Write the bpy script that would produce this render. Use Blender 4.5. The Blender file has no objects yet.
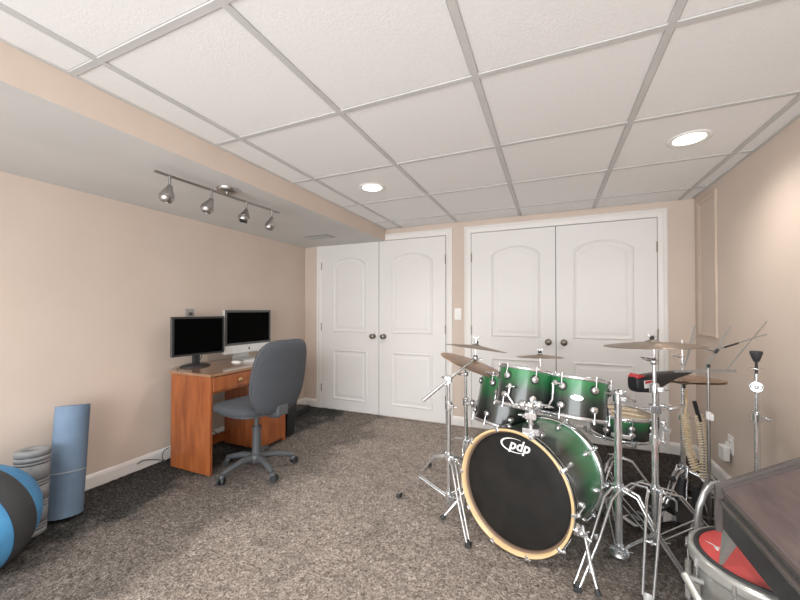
import bpy, math, random
from mathutils import Vector, Matrix, noise
random.seed(7)
C = bpy.context.scene.collection
PI = math.pi
def V(*a): return Vector(a)

# ------------------------------------------------------------------ materials
def mat(name, col, rough=0.5, metal=0.0, col2=None, scale=30, bump=0.0, bscale=200, coat=0.0, emit=None, estr=1.0, stretch=None, detail=4, spec=None):
    m = bpy.data.materials.new(name); m.use_nodes = True
    nt = m.node_tree; N = nt.nodes; L = nt.links; b = N['Principled BSDF']
    b.inputs['Roughness'].default_value = rough; b.inputs['Metallic'].default_value = metal
    b.inputs['Base Color'].default_value = (*col, 1)
    if spec is not None: b.inputs['Specular IOR Level'].default_value = spec
    if coat: b.inputs['Coat Weight'].default_value = coat; b.inputs['Coat Roughness'].default_value = 0.08
    tc = N.new('ShaderNodeTexCoord'); src = tc.outputs['Object']
    if stretch:
        mp = N.new('ShaderNodeMapping'); mp.inputs['Scale'].default_value = stretch; L.new(src, mp.inputs[0]); src = mp.outputs[0]
    n = N.new('ShaderNodeTexNoise'); n.inputs['Scale'].default_value = scale; n.inputs['Detail'].default_value = detail
    L.new(src, n.inputs['Vector'])
    r = N.new('ShaderNodeValToRGB'); r.color_ramp.elements[0].position = .32; r.color_ramp.elements[1].position = .68
    c2 = col2 if col2 else tuple(x*0.93 for x in col)
    r.color_ramp.elements[0].color = (*c2, 1); r.color_ramp.elements[1].color = (*col, 1)
    L.new(n.outputs[0], r.inputs[0]); L.new(r.outputs[0], b.inputs['Base Color'])
    if bump:
        n2 = N.new('ShaderNodeTexNoise'); n2.inputs['Scale'].default_value = bscale; n2.inputs['Detail'].default_value = 3
        L.new(src, n2.inputs['Vector'])
        bp = N.new('ShaderNodeBump'); bp.inputs['Strength'].default_value = bump; bp.inputs['Distance'].default_value = .004
        L.new(n2.outputs[0], bp.inputs['Height']); L.new(bp.outputs[0], b.inputs['Normal'])
    if emit:
        b.inputs['Emission Color'].default_value = (*emit, 1); b.inputs['Emission Strength'].default_value = estr
    return m

M = {}
M['wall'] = mat('wall_paint', (.655,.555,.48), .9, col2=(.63,.53,.455), scale=3, bump=.15, bscale=300)
M['soffit'] = mat('soffit_paint', (.66,.655,.64), .9, scale=3, bump=.1, bscale=250)
M['tile'] = mat('ceiling_tile', (.86,.86,.86), .95, col2=(.83,.83,.83), scale=90, bump=.22, bscale=160)
M['grid'] = mat('grid_metal', (.60,.60,.59), .6, scale=5)
M['white'] = mat('trim_paint', (.80,.78,.755), .45, col2=(.79,.77,.745), scale=6)
M['door'] = mat('door_paint', (.785,.77,.755), .5, col2=(.775,.76,.745), scale=6)
M['gap'] = mat('shadow_gap', (.10,.09,.08), .9)
M['beige_trim'] = mat('beige_trim', (.60,.49,.40), .6, scale=5)
M['nickel'] = mat('aged_nickel', (.30,.27,.23), .35, 1)
M['steel'] = mat('brushed_steel', (.42,.41,.40), .32, 1, stretch=(1,1,12))
M['chrome'] = mat('chrome', (.84,.86,.88), .14, .88, col2=(.72,.74,.76), scale=40)
M['chrome_dull'] = mat('worn_chrome', (.62,.63,.64), .26, .9, col2=(.46,.47,.48), scale=60)
M['rubber'] = mat('black_rubber', (.03,.032,.035), .6)
M['pine'] = mat('orange_pine', (.40,.125,.036), .42, col2=(.24,.062,.018), scale=7, stretch=(4,4,.6), coat=.25, detail=6)
M['pine_top'] = mat('desk_top_varnish', (.36,.20,.11), .14, col2=(.26,.14,.08), scale=4, stretch=(4,.7,4), coat=.8)
M['brass'] = mat('brass_knob', (.62,.42,.20), .35, .8)
M['screen'] = mat('screen_off', (.001,.001,.001), .5, spec=.03)
M['bezel'] = mat('black_bezel', (.030,.031,.032), .4)
M['bezel2'] = mat('grey_bezel', (.075,.08,.08), .4)
M['alu'] = mat('silver_aluminium', (.68,.68,.67), .4, .25)
M['plastic_white'] = mat('white_plastic', (.85,.85,.83), .35)
M['fabric'] = mat('grey_chair_fabric', (.075,.083,.097), .95, col2=(.055,.061,.072), scale=220, bump=.5, bscale=500)
M['chair_plastic'] = mat('dark_grey_plastic', (.085,.092,.10), .42)
M['cable'] = mat('black_cable', (.015,.015,.016), .5)
M['mat_blue'] = mat('blue_foam', (.17,.25,.355), .8, col2=(.14,.21,.305), scale=9, bump=.25, bscale=200)
M['mat_dark'] = mat('blue_foam_inside', (.10,.14,.21), .8)
M['seam'] = mat('pale_seam', (.42,.47,.53), .8)
M['roller'] = mat('grey_foam', (.31,.32,.33), .7, col2=(.24,.25,.26), scale=20)
M['roller_d'] = mat('grey_foam_groove', (.10,.105,.11), .7)
M['ball_blue'] = mat('ball_blue', (.085,.33,.62), .55, col2=(.06,.22,.44), scale=8)
M['ball_black'] = mat('ball_black', (.045,.048,.052), .6, scale=12)
M['maple'] = mat('maple_hoop', (.80,.60,.34), .35, col2=(.68,.47,.24), scale=8, coat=.4)
M['collar'] = mat('brown_collar', (.22,.15,.11), .4)
M['head_black'] = mat('black_head', (.020,.019,.018), .6, col2=(.011,.0105,.010), scale=9, detail=8, spec=.25)
M['head_cream'] = mat('coated_head', (.60,.50,.385), .7, col2=(.50,.40,.30), scale=10)
M['head_clear'] = mat('clear_head', (.42,.43,.42), .3)
M['head_red'] = mat('red_head', (.70,.095,.095), .4, col2=(.64,.085,.085), scale=5)
M['bronze'] = mat('cymbal_bronze', (.30,.25,.205), .42, .75, col2=(.21,.175,.145), scale=6)
M['bronze_b'] = mat('brown_bronze', (.46,.32,.23), .38, .75, col2=(.33,.22,.15), scale=5)
M['white_shell'] = mat('silver_shell', (.56,.57,.55), .26, .55, col2=(.38,.39,.37), scale=9)
M['white_mark'] = mat('white_print', (.9,.9,.9), .5)
M['black'] = mat('black_plastic', (.018,.018,.02), .4)
M['red'] = mat('red_plastic', (.55,.04,.05), .45)
M['bead'] = mat('beige_bead', (.76,.67,.52), .5, col2=(.55,.44,.30), scale=60)
M['maho'] = mat('mahogany_lid', (.155,.112,.108), .36, col2=(.10,.074,.073), scale=7, stretch=(6,.8,6), coat=.5, detail=7)
M['maho_rim'] = mat('dark_rim', (.105,.090,.084), .34, scale=5, coat=.5)
M['maho_side'] = mat('dark_side_panel', (.040,.040,.043), .28, coat=.4)
M['lamp_on'] = mat('lamp_glow', (1,1,1), .5, emit=(1,.93,.82), estr=6)
M['vent'] = mat('vent_grey', (.36,.35,.33), .5)
M['foot_grey'] = mat('foot_grey', (.40,.40,.39), .35, .5)
M['tube_grey'] = mat('tube_grey', (.46,.47,.47), .3, .7)

def fade_mat(name, stops):
    m = mat(name, (.1,.1,.1), .30, .15, coat=.7)
    nt = m.node_tree; N = nt.nodes; L = nt.links; b = N['Principled BSDF']
    at = N.new('ShaderNodeAttribute'); at.attribute_name = 'fade'
    no = N.new('ShaderNodeTexNoise'); no.inputs['Scale'].default_value = 900
    ad = N.new('ShaderNodeMath'); ad.operation = 'MULTIPLY_ADD'; ad.inputs[1].default_value = .12
    L.new(no.outputs[0], ad.inputs[0]); L.new(at.outputs['Fac'], ad.inputs[2])
    r = N.new('ShaderNodeValToRGB')
    e = r.color_ramp.elements; e[0].position, e[0].color = stops[0][0], (*stops[0][1], 1); e[1].position, e[1].color = stops[-1][0], (*stops[-1][1], 1)
    for p, c in stops[1:-1]:
        x = e.new(p); x.color = (*c, 1)
    L.new(ad.outputs[0], r.inputs[0]); L.new(r.outputs[0], b.inputs['Base Color'])
    return m
M['shell'] = fade_mat('green_to_black_lacquer', [(.15,(.010,.011,.011)), (.50,(.025,.040,.032)), (.72,(.018,.12,.045)), (1.0,(.028,.22,.075))])
M['shell_bass'] = fade_mat('green_to_black_bass_lacquer', [(.08,(.06,.06,.058)), (.35,(.07,.085,.075)), (.60,(.055,.26,.11)), (1.0,(.08,.42,.18))])

# ------------------------------------------------------------------ carpet material
def carpet_mat():
    m = bpy.data.materials.new('shag_carpet'); m.use_nodes = True
    nt = m.node_tree; N = nt.nodes; L = nt.links; b = N['Principled BSDF']
    b.inputs['Roughness'].default_value = 1; b.inputs['Specular IOR Level'].default_value = .1
    tc = N.new('ShaderNodeTexCoord')
    def noi(s, d=4, r=.6):
        n = N.new('ShaderNodeTexNoise'); n.inputs['Scale'].default_value = s; n.inputs['Detail'].default_value = d; n.inputs['Roughness'].default_value = r
        L.new(tc.outputs['Object'], n.inputs['Vector']); return n.outputs[0]
    def ramp(src, stops):
        r = N.new('ShaderNodeValToRGB'); e = r.color_ramp.elements
        e[0].position, e[0].color = stops[0][0], (*stops[0][1], 1); e[1].position, e[1].color = stops[-1][0], (*stops[-1][1], 1)
        for p, c in stops[1:-1]: e.new(p).color = (*c, 1)
        L.new(src, r.inputs[0]); return r.outputs[0]
    def mixc(f, a, c, mode='MIX'):
        x = N.new('ShaderNodeMix'); x.data_type = 'RGBA'; x.blend_type = mode
        if isinstance(f, float): x.inputs[0].default_value = f
        else: L.new(f, x.inputs[0])
        L.new(a, x.inputs[6]); L.new(c, x.inputs[7]); return x.outputs[2]
    def math_(op, a, bb, c=None):
        x = N.new('ShaderNodeMath'); x.operation = op
        for i, v in enumerate((a, bb, c)):
            if v is None: continue
            if isinstance(v, (int, float)): x.inputs[i].default_value = v
            else: L.new(v, x.inputs[i])
        return x.outputs[0]
    fine = math_('MULTIPLY_ADD', noi(40, 4, .65), .22, math_('MULTIPLY', noi(95, 5, .85), .78))
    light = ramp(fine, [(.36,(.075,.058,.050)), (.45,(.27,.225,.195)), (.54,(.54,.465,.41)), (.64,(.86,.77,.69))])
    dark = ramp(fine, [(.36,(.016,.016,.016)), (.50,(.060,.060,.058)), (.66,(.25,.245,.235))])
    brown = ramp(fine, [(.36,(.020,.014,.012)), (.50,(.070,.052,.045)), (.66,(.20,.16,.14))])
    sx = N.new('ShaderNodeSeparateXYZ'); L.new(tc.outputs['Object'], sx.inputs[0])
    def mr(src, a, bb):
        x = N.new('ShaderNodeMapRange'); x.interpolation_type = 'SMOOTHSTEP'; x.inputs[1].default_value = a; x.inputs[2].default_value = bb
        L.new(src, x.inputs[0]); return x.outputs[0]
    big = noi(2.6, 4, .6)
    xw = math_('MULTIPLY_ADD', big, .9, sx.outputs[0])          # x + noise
    fl = mr(xw, -1.70, -1.90)                                      # darker pile by the left wall (x below about -2)
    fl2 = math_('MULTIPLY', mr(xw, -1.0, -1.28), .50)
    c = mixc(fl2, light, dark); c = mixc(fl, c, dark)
    # shade behind and right of the drums, painted into the carpet colour
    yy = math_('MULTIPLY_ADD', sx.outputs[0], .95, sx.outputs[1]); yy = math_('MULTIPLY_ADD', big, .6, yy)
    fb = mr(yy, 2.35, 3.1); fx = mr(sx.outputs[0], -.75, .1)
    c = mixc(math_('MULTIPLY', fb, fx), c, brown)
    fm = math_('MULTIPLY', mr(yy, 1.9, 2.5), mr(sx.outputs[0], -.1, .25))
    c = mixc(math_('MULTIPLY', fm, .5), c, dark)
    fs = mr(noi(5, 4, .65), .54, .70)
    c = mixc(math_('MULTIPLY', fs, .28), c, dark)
    L.new(c, b.inputs['Base Color'])
    bp = N.new('ShaderNodeBump'); bp.inputs['Strength'].default_value = 1; bp.inputs['Distance'].default_value = .02
    L.new(noi(110, 4, .7), bp.inputs['Height']); L.new(bp.outputs[0], b.inputs['Normal'])
    return m
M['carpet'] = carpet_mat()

# ------------------------------------------------------------------ mesh builder
class MB:
    def __init__(s): s.v=[]; s.f=[]; s.mi=[]; s.sm=[]; s.fade=[]; s.T=Matrix.Identity(4); s.m=0; s.usef=False
    def add(s, vs, fs, smooth=False, fade=None):
        o=len(s.v)
        for i, v in enumerate(vs):
            s.v.append(tuple(s.T @ Vector(v))); s.fade.append(fade[i] if fade else 0.)
        for f in fs: s.f.append(tuple(o+i for i in f)); s.mi.append(s.m); s.sm.append(smooth)
        return s
    def box(s, x0,x1,y0,y1,z0,z1, T=None):
        vs=[(x,y,z) for z in (z0,z1) for y in (y0,y1) for x in (x0,x1)]
        if T: vs=[T@Vector(v) for v in vs]
        return s.add(vs, [(0,2,3,1),(4,5,7,6),(0,1,5,4),(2,6,7,3),(0,4,6,2),(1,3,7,5)])
    def cbox(s, c, d, T=None):
        R = Matrix.Translation(Vector(c)) @ (T if T else Matrix.Identity(4))
        return s.box(-d[0]/2,d[0]/2,-d[1]/2,d[1]/2,-d[2]/2,d[2]/2, R)
    def lathe(s, prof, T=None, seg=32, fade=False, smooth=True, a0=0, a1=2*PI):
        T = T or Matrix.Identity(4); full = abs(a1-a0-2*PI)<1e-6; n = seg if full else seg+1
        vs=[]; fd=[]; zs=[p[1] for p in prof]; lo,hi=min(zs),max(zs)
        for r,z in prof:
            for k in range(n):
                a=a0+(a1-a0)*k/seg; vs.append(T@Vector((r*math.cos(a), r*math.sin(a), z))); fd.append((z-lo)/(hi-lo+1e-9))
        fs=[]
        for i in range(len(prof)-1):
            for k in range(n if full else n-1):
                k2=(k+1)%n; fs.append((i*n+k, i*n+k2, (i+1)*n+k2, (i+1)*n+k))
        return s.add(vs, fs, smooth, fd if fade else None)
    def disc(s, r, z, T=None, seg=32, up=True):
        T = T or Matrix.Identity(4)
        vs=[T@Vector((r*math.cos(2*PI*k/seg), r*math.sin(2*PI*k/seg), z)) for k in range(seg)]
        f=tuple(range(seg)); return s.add(vs, [f if up else f[::-1]])
    def tube(s, pts, r, seg=10, caps=True):
        P=[Vector(p) for p in pts]; n=len(P); R=r if isinstance(r,(list,tuple)) else [r]*n
        vs=[]; up=None
        for i in range(n):
            t=(P[min(i+1,n-1)]-P[max(i-1,0)]).normalized()
            if up is None: up = t.orthogonal().normalized()
            up=(up-t*up.dot(t)).normalized(); w=t.cross(up)
            for k in range(seg):
                a=2*PI*k/seg; vs.append(P[i]+(up*math.cos(a)+w*math.sin(a))*R[i])
        fs=[(i*seg+k,i*seg+(k+1)%seg,(i+1)*seg+(k+1)%seg,(i+1)*seg+k) for i in range(n-1) for k in range(seg)]
        s.add(vs,fs,True)
        if caps: s.add(vs[:seg],[tuple(range(seg))[::-1]]); s.add(vs[-seg:],[tuple(range(seg))])
        return s
    def cyl(s, p0, p1, r0, r1=None, seg=16): return s.tube([p0,p1],[r0, r0 if r1 is None else r1],seg)
    def sphere(s, c, r, seg=20, rings=12, T=None):
        if not isinstance(r,(tuple,list)): r=(r,r,r)
        T=T or Matrix.Identity(4); vs=[]; 
        for i in range(rings+1):
            t=PI*i/rings
            for k in range(seg):
                a=2*PI*k/seg; vs.append(Vector(c)+(T@Vector((r[0]*math.sin(t)*math.cos(a), r[1]*math.sin(t)*math.sin(a), r[2]*math.cos(t)))))
        fs=[(i*seg+k,(i+1)*seg+k,(i+1)*seg+(k+1)%seg,i*seg+(k+1)%seg) for i in range(rings) for k in range(seg)]
        return s.add(vs,fs,True)
    def prism(s, pts, z0, z1, T=None, smooth=False):
        T=T or Matrix.Identity(4); n=len(pts)
        vs=[T@Vector((x,y,z)) for z in (z0,z1) for x,y in pts]
        s.add(vs,[(k,(k+1)%n,n+(k+1)%n,n+k) for k in range(n)],smooth)
        s.add(vs[:n],[tuple(range(n))[::-1]]); s.add(vs[n:],[tuple(range(n))]); return s
    def torus(s, R, r, T=None, seg=48, ms=8):
        return s.lathe([(R+r*math.cos(a), r*math.sin(a)) for a in [2*PI*k/ms for k in range(ms+1)]], T, seg)
    def build(s, name, mats, parent=None, world=False, bevel=0, sub=0):
        me=bpy.data.meshes.new(name)
        vs=s.v
        if parent is not None and world:
            Mi=WM[root_of(parent)].inverted(); vs=[tuple(Mi@Vector(v)) for v in vs]
        me.from_pydata(vs,[],s.f)
        if not isinstance(mats,(list,tuple)): mats=[mats]
        for m in mats: me.materials.append(M[m] if isinstance(m,str) else m)
        me.polygons.foreach_set('material_index', s.mi); me.polygons.foreach_set('use_smooth', s.sm)
        if s.usef:
            a=me.attributes.new('fade','FLOAT','POINT'); a.data.foreach_set('value', s.fade)
        me.update()
        o=bpy.data.objects.new(name,me); C.objects.link(o)
        if parent is not None: o.parent=parent
        else: WM[o.name]=Matrix.Identity(4)
        if bevel:
            b=o.modifiers.new('edge','BEVEL'); b.width=bevel; b.segments=2; b.limit_method='ANGLE'; b.angle_limit=.7
        if sub:
            b=o.modifiers.new('smooth','SUBSURF'); b.levels=sub; b.render_levels=sub
        return o
WM={}
def root_of(o):
    while o.parent: o=o.parent
    return o.name
def thing(name, label, cat, loc=(0,0,0), rot=None, group=None):
    o=bpy.data.objects.new(name,None); C.objects.link(o); o.empty_display_size=.05
    mtx=rot.copy() if rot is not None else Matrix.Identity(4)
    mtx=Matrix.Translation(Vector(loc))@mtx; o.matrix_world=mtx; o.location=mtx.to_translation(); o.rotation_euler=mtx.to_euler()
    WM[o.name]=mtx; return tag(o,label,cat,group)
def tag(o,label,cat,group=None):
    o['label']=label; o['category']=cat
    if group: o['group']=group
    return o
def struct(o): o['kind']='structure'; return o
def frame(zdir, xhint=(1,0,0)):
    z=Vector(zdir).normalized(); x=Vector(xhint)
    if abs(z.dot(x.normalized()))>.999: x=Vector((0,0,1)) if abs(z.z)<.9 else Vector((0,1,0))
    x=(x-z*x.dot(z)).normalized(); y=z.cross(x)
    return Matrix(((x.x,y.x,z.x,0),(x.y,y.y,z.y,0),(x.z,y.z,z.z,0),(0,0,0,1)))
def TR(p, zdir=(0,0,1), xh=(1,0,0)): return Matrix.Translation(Vector(p))@frame(zdir,xh)
def text_mesh(mb, body, size, T, shear=0., depth=.0006):
    cu=bpy.data.curves.new('lettering','FONT'); cu.body=body; cu.size=size; cu.shear=shear; cu.extrude=depth; cu.offset=size*.02
    cu.align_x='CENTER'; cu.align_y='CENTER'; cu.resolution_u=3
    o=bpy.data.objects.new('lettering',cu); C.objects.link(o)
    dg=bpy.context.evaluated_depsgraph_get(); me=bpy.data.meshes.new_from_object(o.evaluated_get(dg))
    mb.add([T@v.co for v in me.vertices],[tuple(p.vertices) for p in me.polygons])
    bpy.data.objects.remove(o); bpy.data.curves.remove(cu); bpy.data.meshes.remove(me)
def ease(a,b,n): return [a+(b-a)*i/n for i in range(n+1)]

# ------------------------------------------------------------------ room
CAMZ=1.1625; D=3.48; XL=-2.76; XR=1.06; ZC=2.057; ZS=1.920; SX=-1.667; YB=-2.2
def quad(name, pts, m):
    b=MB(); b.add(pts,[(0,1,2,3)]); return struct(b.build(name,m))
b=MB(); b.box(XL-.1,XL,YB,D+.1,-.05,ZC+.1); struct(b.build('wall_left','wall'))
b=MB(); b.box(XR,XR+.1,YB,D+.1,-.05,ZC+.1); struct(b.build('wall_right','wall'))
b=MB(); b.box(XL-.1,XR+.1,D,D+.1,-.05,ZC+.1); struct(b.build('wall_back','wall'))
# dropped soffit: beige face towards the room, painted underside
b=MB(); b.m=0; b.add([(SX,YB,ZS),(SX,D,ZS),(SX,D,ZC+.05),(SX,YB,ZC+.05)],[(0,1,2,3)])
b.m=1; b.add([(XL,YB,ZS),(XL,D,ZS),(SX,D,ZS),(SX,YB,ZS)],[(0,1,2,3)])
b.m=0; b.add([(XL,YB,ZC+.05),(XL,YB,ZS),(SX,YB,ZS),(SX,YB,ZC+.05)],[(0,1,2,3)])
struct(b.build('wall_soffit',['wall','soffit']))
# suspended ceiling
b=MB(); b.box(SX-.02,XR+.1,YB,D+.1,ZC,ZC+.06); ceil=struct(b.build('ceiling','tile'))
b=MB(); g=.024; zt=ZC-.0015
GX=[-1.478+.61*k for k in range(5)]; GY=[.715+.6185*k for k in range(-5,5)]
for x in GX: b.box(x-g/2,x+g/2,YB,D,zt-.006,ZC+.001)
for y in GY:
    if YB<y<D: b.box(SX,XR,y-g/2,y+g/2,zt-.0055,ZC+.001)
for x0,x1,y0,y1 in ((SX,SX+.018,YB,D),(XR-.018,XR,YB,D),(SX,XR,D-.018,D)): b.box(x0,x1,y0,y1,zt-.006,ZC+.001)
gr=b.build('grid_strip','grid',ceil)
# raised tegular edge of each tile so the panels sit just below the flange line
b=MB()
xs=[SX]+GX+[XR]; ys=[YB]+[y for y in GY if YB<y<D]+[D]
for i in range(len(xs)-1):
    for j in range(len(ys)-1):
        x0,x1,y0,y1=xs[i]+.016,xs[i+1]-.016,ys[j]+.016,ys[j+1]-.016
        if x1-x0>.02: b.box(x0,x1,y0,y1,ZC-.003,ZC+.002)
b.build('tile_panel','tile',ceil)
# floor: displaced pile
nx,ny=300,330
vs=[];fx0,fx1,fy0,fy1=XL-.02,XR+.02,-.6,D+.02
for j in range(ny+1):
    y=fy0+(fy1-fy0)*j/ny
    for i in range(nx+1):
        x=fx0+(fx1-fx0)*i/nx
        h=noise.noise(Vector((x*38,y*38,0)))*.5+noise.noise(Vector((x*11,y*11,3)))*.5
        vs.append((x,y,-.007+.009*h+.005*(random.random()-.5)))
b=MB(); b.add(vs,[(j*(nx+1)+i,j*(nx+1)+i+1,(j+1)*(nx+1)+i+1,(j+1)*(nx+1)+i) for j in range(ny) for i in range(nx)],True)
b.add([(fx0,YB,-.008),(fx1,YB,-.008),(fx1,fy0+.01,-.008),(fx0,fy0+.01,-.008)],[(0,1,2,3)])
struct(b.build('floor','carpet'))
# baseboards
def base_profile(t): return [(0,0),(t,0),(t,.065),(t*.75,.078),(t*.4,.086),(0,.09)]
def baseboard(name,p0,p1,nrm):
    p0,p1,n=Vector(p0),Vector(p1),Vector(nrm); vs=[]; pr=base_profile(.014)
    for p in (p0,p1):
        for t,z in pr: vs.append(p+n*t+V(0,0,z))
    k=len(pr); b=MB(); b.add(vs,[(i,(i+1)%k,k+(i+1)%k,k+i) for i in range(k)]+[tuple(range(k)),tuple(range(k,2*k))]); return struct(b.build(name,'white'))
baseboard('baseboard_left',(XL,YB,0),(XL,D,0),(1,0,0))
baseboard('baseboard_right',(XR,YB,0),(XR,D,0),(-1,0,0))
baseboard('baseboard_back',(XL,D,0),(-2.58,D,0),(0,-1,0))
baseboard('baseboard_back.001',(-.911,D,0),(-.789,D,0),(0,-1,0))
baseboard('baseboard_back.002',(.881,D,0),(XR,D,0),(0,-1,0))
# doors: casing + two leaves each
ZD=1.925
def casing(name,x0,x1,ztop):
    w=.068; b=MB()
    prof=[(0,0),(.014,0),(.018,.012),(.013,.02),(.016,.035),(.012,w-.006),(.008,w),(0,w)]   # (out of wall, across from outer edge)
    path=[((x0,0),(1,0)),((x0,ztop),(1,-1)),((x1,ztop),(-1,-1)),((x1,0),(-1,0))]
    vs=[]
    for (x,z),(ix,iz) in path:
        for t,a in prof: vs.append((x+ix*a, D-t, z+iz*a))
    k=len(prof)
    b.add(vs,[(s*k+i,s*k+i+1,(s+1)*k+i+1,(s+1)*k+i) for s in range(3) for i in range(k-1)])
    b.add([(x0+w,D-.001,0),(x1-w,D-.001,0),(x1-w,D-.001,ztop-w),(x0+w,D-.001,ztop-w)],[(0,1,2,3)])
    b.m=1; b.add([(x0+w,D-.0015,0),(x1-w,D-.0015,0),(x1-w,D-.0015,ztop-w),(x0+w,D-.0015,ztop-w)],[(0,1,2,3)])
    return struct(b.build(name,['white','gap']))
casing('trim_1',-2.579,-.911,1.993); casing('trim_2',-.789,.881,1.993)
def panel_outline(x0,x1,z0,z1,arch,off):
    x0+=off;x1-=off;z0+=off;z1-=off; pts=[(x0,z0),(x1,z0)]
    n=14
    if arch:
        for k in range(n+1):
            t=k/n; x=x1+(x0-x1)*t; pts.append((x, z1+arch*(1-(2*t-1)**2)**.8))
    else:
        for k in range(n+1): pts.append((x1+(x0-x1)*k/n, z1))
    return pts
def leaf(name,x0,x1,knob_right,ml,mr_):
    ztop=ZD-.006; w=x1-x0
    b=MB(); y=D-.012
    b.box(x0,x1,y,D-.0008,.004,ztop)
    px0,px1=x0+ml,x1-mr_
    for (z0,z1,arch) in ((.12,.70,0),(.905,1.690,.082)):
        offs=[(0,0),(.005,.008),(.012,.0095),(.020,.003),(.028,.0005),(.036,.0006)]
        rings=[panel_outline(px0,px1,z0,z1,arch,o) for o,_ in offs]; k=len(rings[0])
        vs=[(p[0],y-h,p[1]) for r,(o,h) in zip(rings,offs) for p in r]
        b.add(vs,[(i*k+j,i*k+(j+1)%k,(i+1)*k+(j+1)%k,(i+1)*k+j) for i in range(len(offs)-1) for j in range(k)])
        # raised field
        r0=panel_outline(px0,px1,z0,z1,arch,.042); r1=panel_outline(px0,px1,z0,z1,arch,.062)
        vs=[(p[0],y-.0002,p[1]) for p in r0]+[(p[0],y-.004,p[1]) for p in r1]
        b.add(vs,[(j,(j+1)%k,k+(j+1)%k,k+j) for j in range(k)]+[tuple(range(k,2*k))])
    o=struct(b.build(name,'door'))
    kx=x1-.062 if knob_right else x0+.062
    b=MB(); T=TR((kx,y,.868),(0,-1,0))
    b.lathe([(0,0),(.028,0),(.028,.006),(.012,.010),(.011,.026),(.020,.032),(.027,.042),(.027,.052),(.020,.060),(0,.063)],T,24)
    b.build('door_knob','nickel',o)
    hx=x0 if knob_right else x1
    for z in (.24,.96,1.68):
        b=MB(); b.cyl((hx,y-.002,z-.042),(hx,y-.002,z+.042),.0055,seg=10); b.cyl((hx,y-.002,z-.048),(hx,y-.002,z-.042),.003,seg=8); b.cyl((hx,y-.002,z+.042),(hx,y-.002,z+.048),.003,seg=8)
        b.build('hinge','nickel',o)
    return o
leaf('door_1',-2.508,-1.747,True,.165,.141); leaf('door_2',-1.741,-.984,False,.151,.137)
leaf('door_3',-.717,.044,True,.188,.129); leaf('door_4',.050,.808,False,.135,.162)
# framed access panel on the right wall
b=MB(); y0,y1,z0,z1=3.075,3.40,.965,2.0; w=.035
prof=[(0,0),(.012,0),(.014,.01),(.008,.025),(.004,w),(0,w)]
path=[((y0,z0),(1,1)),((y1,z0),(-1,1)),((y1,z1),(-1,-1)),((y0,z1),(1,-1))]; k=len(prof); vs=[]
for (y,z),(iy,iz) in path:
    for t,a in prof: vs.append((XR-t,y+iy*a,z+iz*a))
b.add(vs,[(s*k+i,s*k+i+1,((s+1)%4)*k+i+1,((s+1)%4)*k+i) for s in range(4) for i in range(k-1)])
o=b.build('trim_3','beige_trim'); struct(o)
# wall plates
def plate(name,label,cat,c,n,w=.07,h=.115,holes=True,m='plastic_white',hm='gap'):
    t=thing(name,label,cat,c,frame(n,(0,0,1)).to_3x3().to_4x4())
    b=MB(); b.box(-h/2,h/2,-w/2,w/2,0,.006); b.build('cover_plate',m,t,bevel=.002); return t
t=plate('light_switch','white rocker light switch on the beige strip between the two closet door pairs','light switch',(-.857,D,1.119),(0,-1,0))
b=MB(); b.box(-.032,.032,-.016,.016,.006,.010); b.build('rocker','plastic_white',t,bevel=.001)
t=plate('wall_outlet','white electrical outlet plate low on the right wall','outlet',(XR,2.90,.30),(-1,0,0))
b=MB(); 
for x in (-.022,.022): b.lathe([(0,.008),(.016,.008),(.016,.006)],Matrix.Translation(V(x,0,0)),16)
b.build('socket','white',t)
t=thing('plug_adapter','white boxy plug-in adapter in the right wall outlet','adapter',(XR-.008,2.93,.235))
b=MB(); b.box(-.036,0,-.040,.040,-.045,.045); b.build('adapter_body','plastic_white',t,bevel=.006)
b=MB(); b.box(-.003,.008,-.03,.03,.035,.065); b.build('plug','plastic_white',t)
t=plate('cable_jack','small grey wall jack plate above the left monitor','wall jack',(XL,1.985,1.128),(1,0,0),.075,.085,m='vent')
b=MB(); b.box(-.012,.012,-.012,.012,.006,.02); b.build('jack','gap',t)
# ceiling vent in the soffit
t=thing('ceiling_vent','flat grey louvred air vent in the soffit underside near the corner','vent',(-2.20,3.0,ZS))
b=MB(); b.box(-.15,.15,-.075,.075,-.006,0); b.build('vent_frame','vent',t,bevel=.002)
b=MB()
for k in range(7): b.cbox((0,-.054+.018*k,-.009),(.27,.012,.002),Matrix.Rotation(.5,4,'X'))
b.build('louvre','soffit',t)
# recessed ceiling lights
def can(x,y,label):
    t=thing('recessed_light',label,'ceiling light',(x,y,ZC-.003),group='recessed lights in the tiled ceiling')
    b=MB(); b.lathe([(.095,0),(.095,-.004),(.086,-.007),(.072,-.005),(.066,.0)],None,40); b.build('trim_ring','plastic_white',t)
    b=MB(); b.lathe([(.068,-.0035),(.05,-.002),(.0,-.0012)],None,40); b.build('lens','lamp_on',t)
can(-1.19,2.254,'round recessed ceiling light above the left closet doors'); can(.668,2.259,'round recessed ceiling light near the right wall above the drums')

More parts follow.
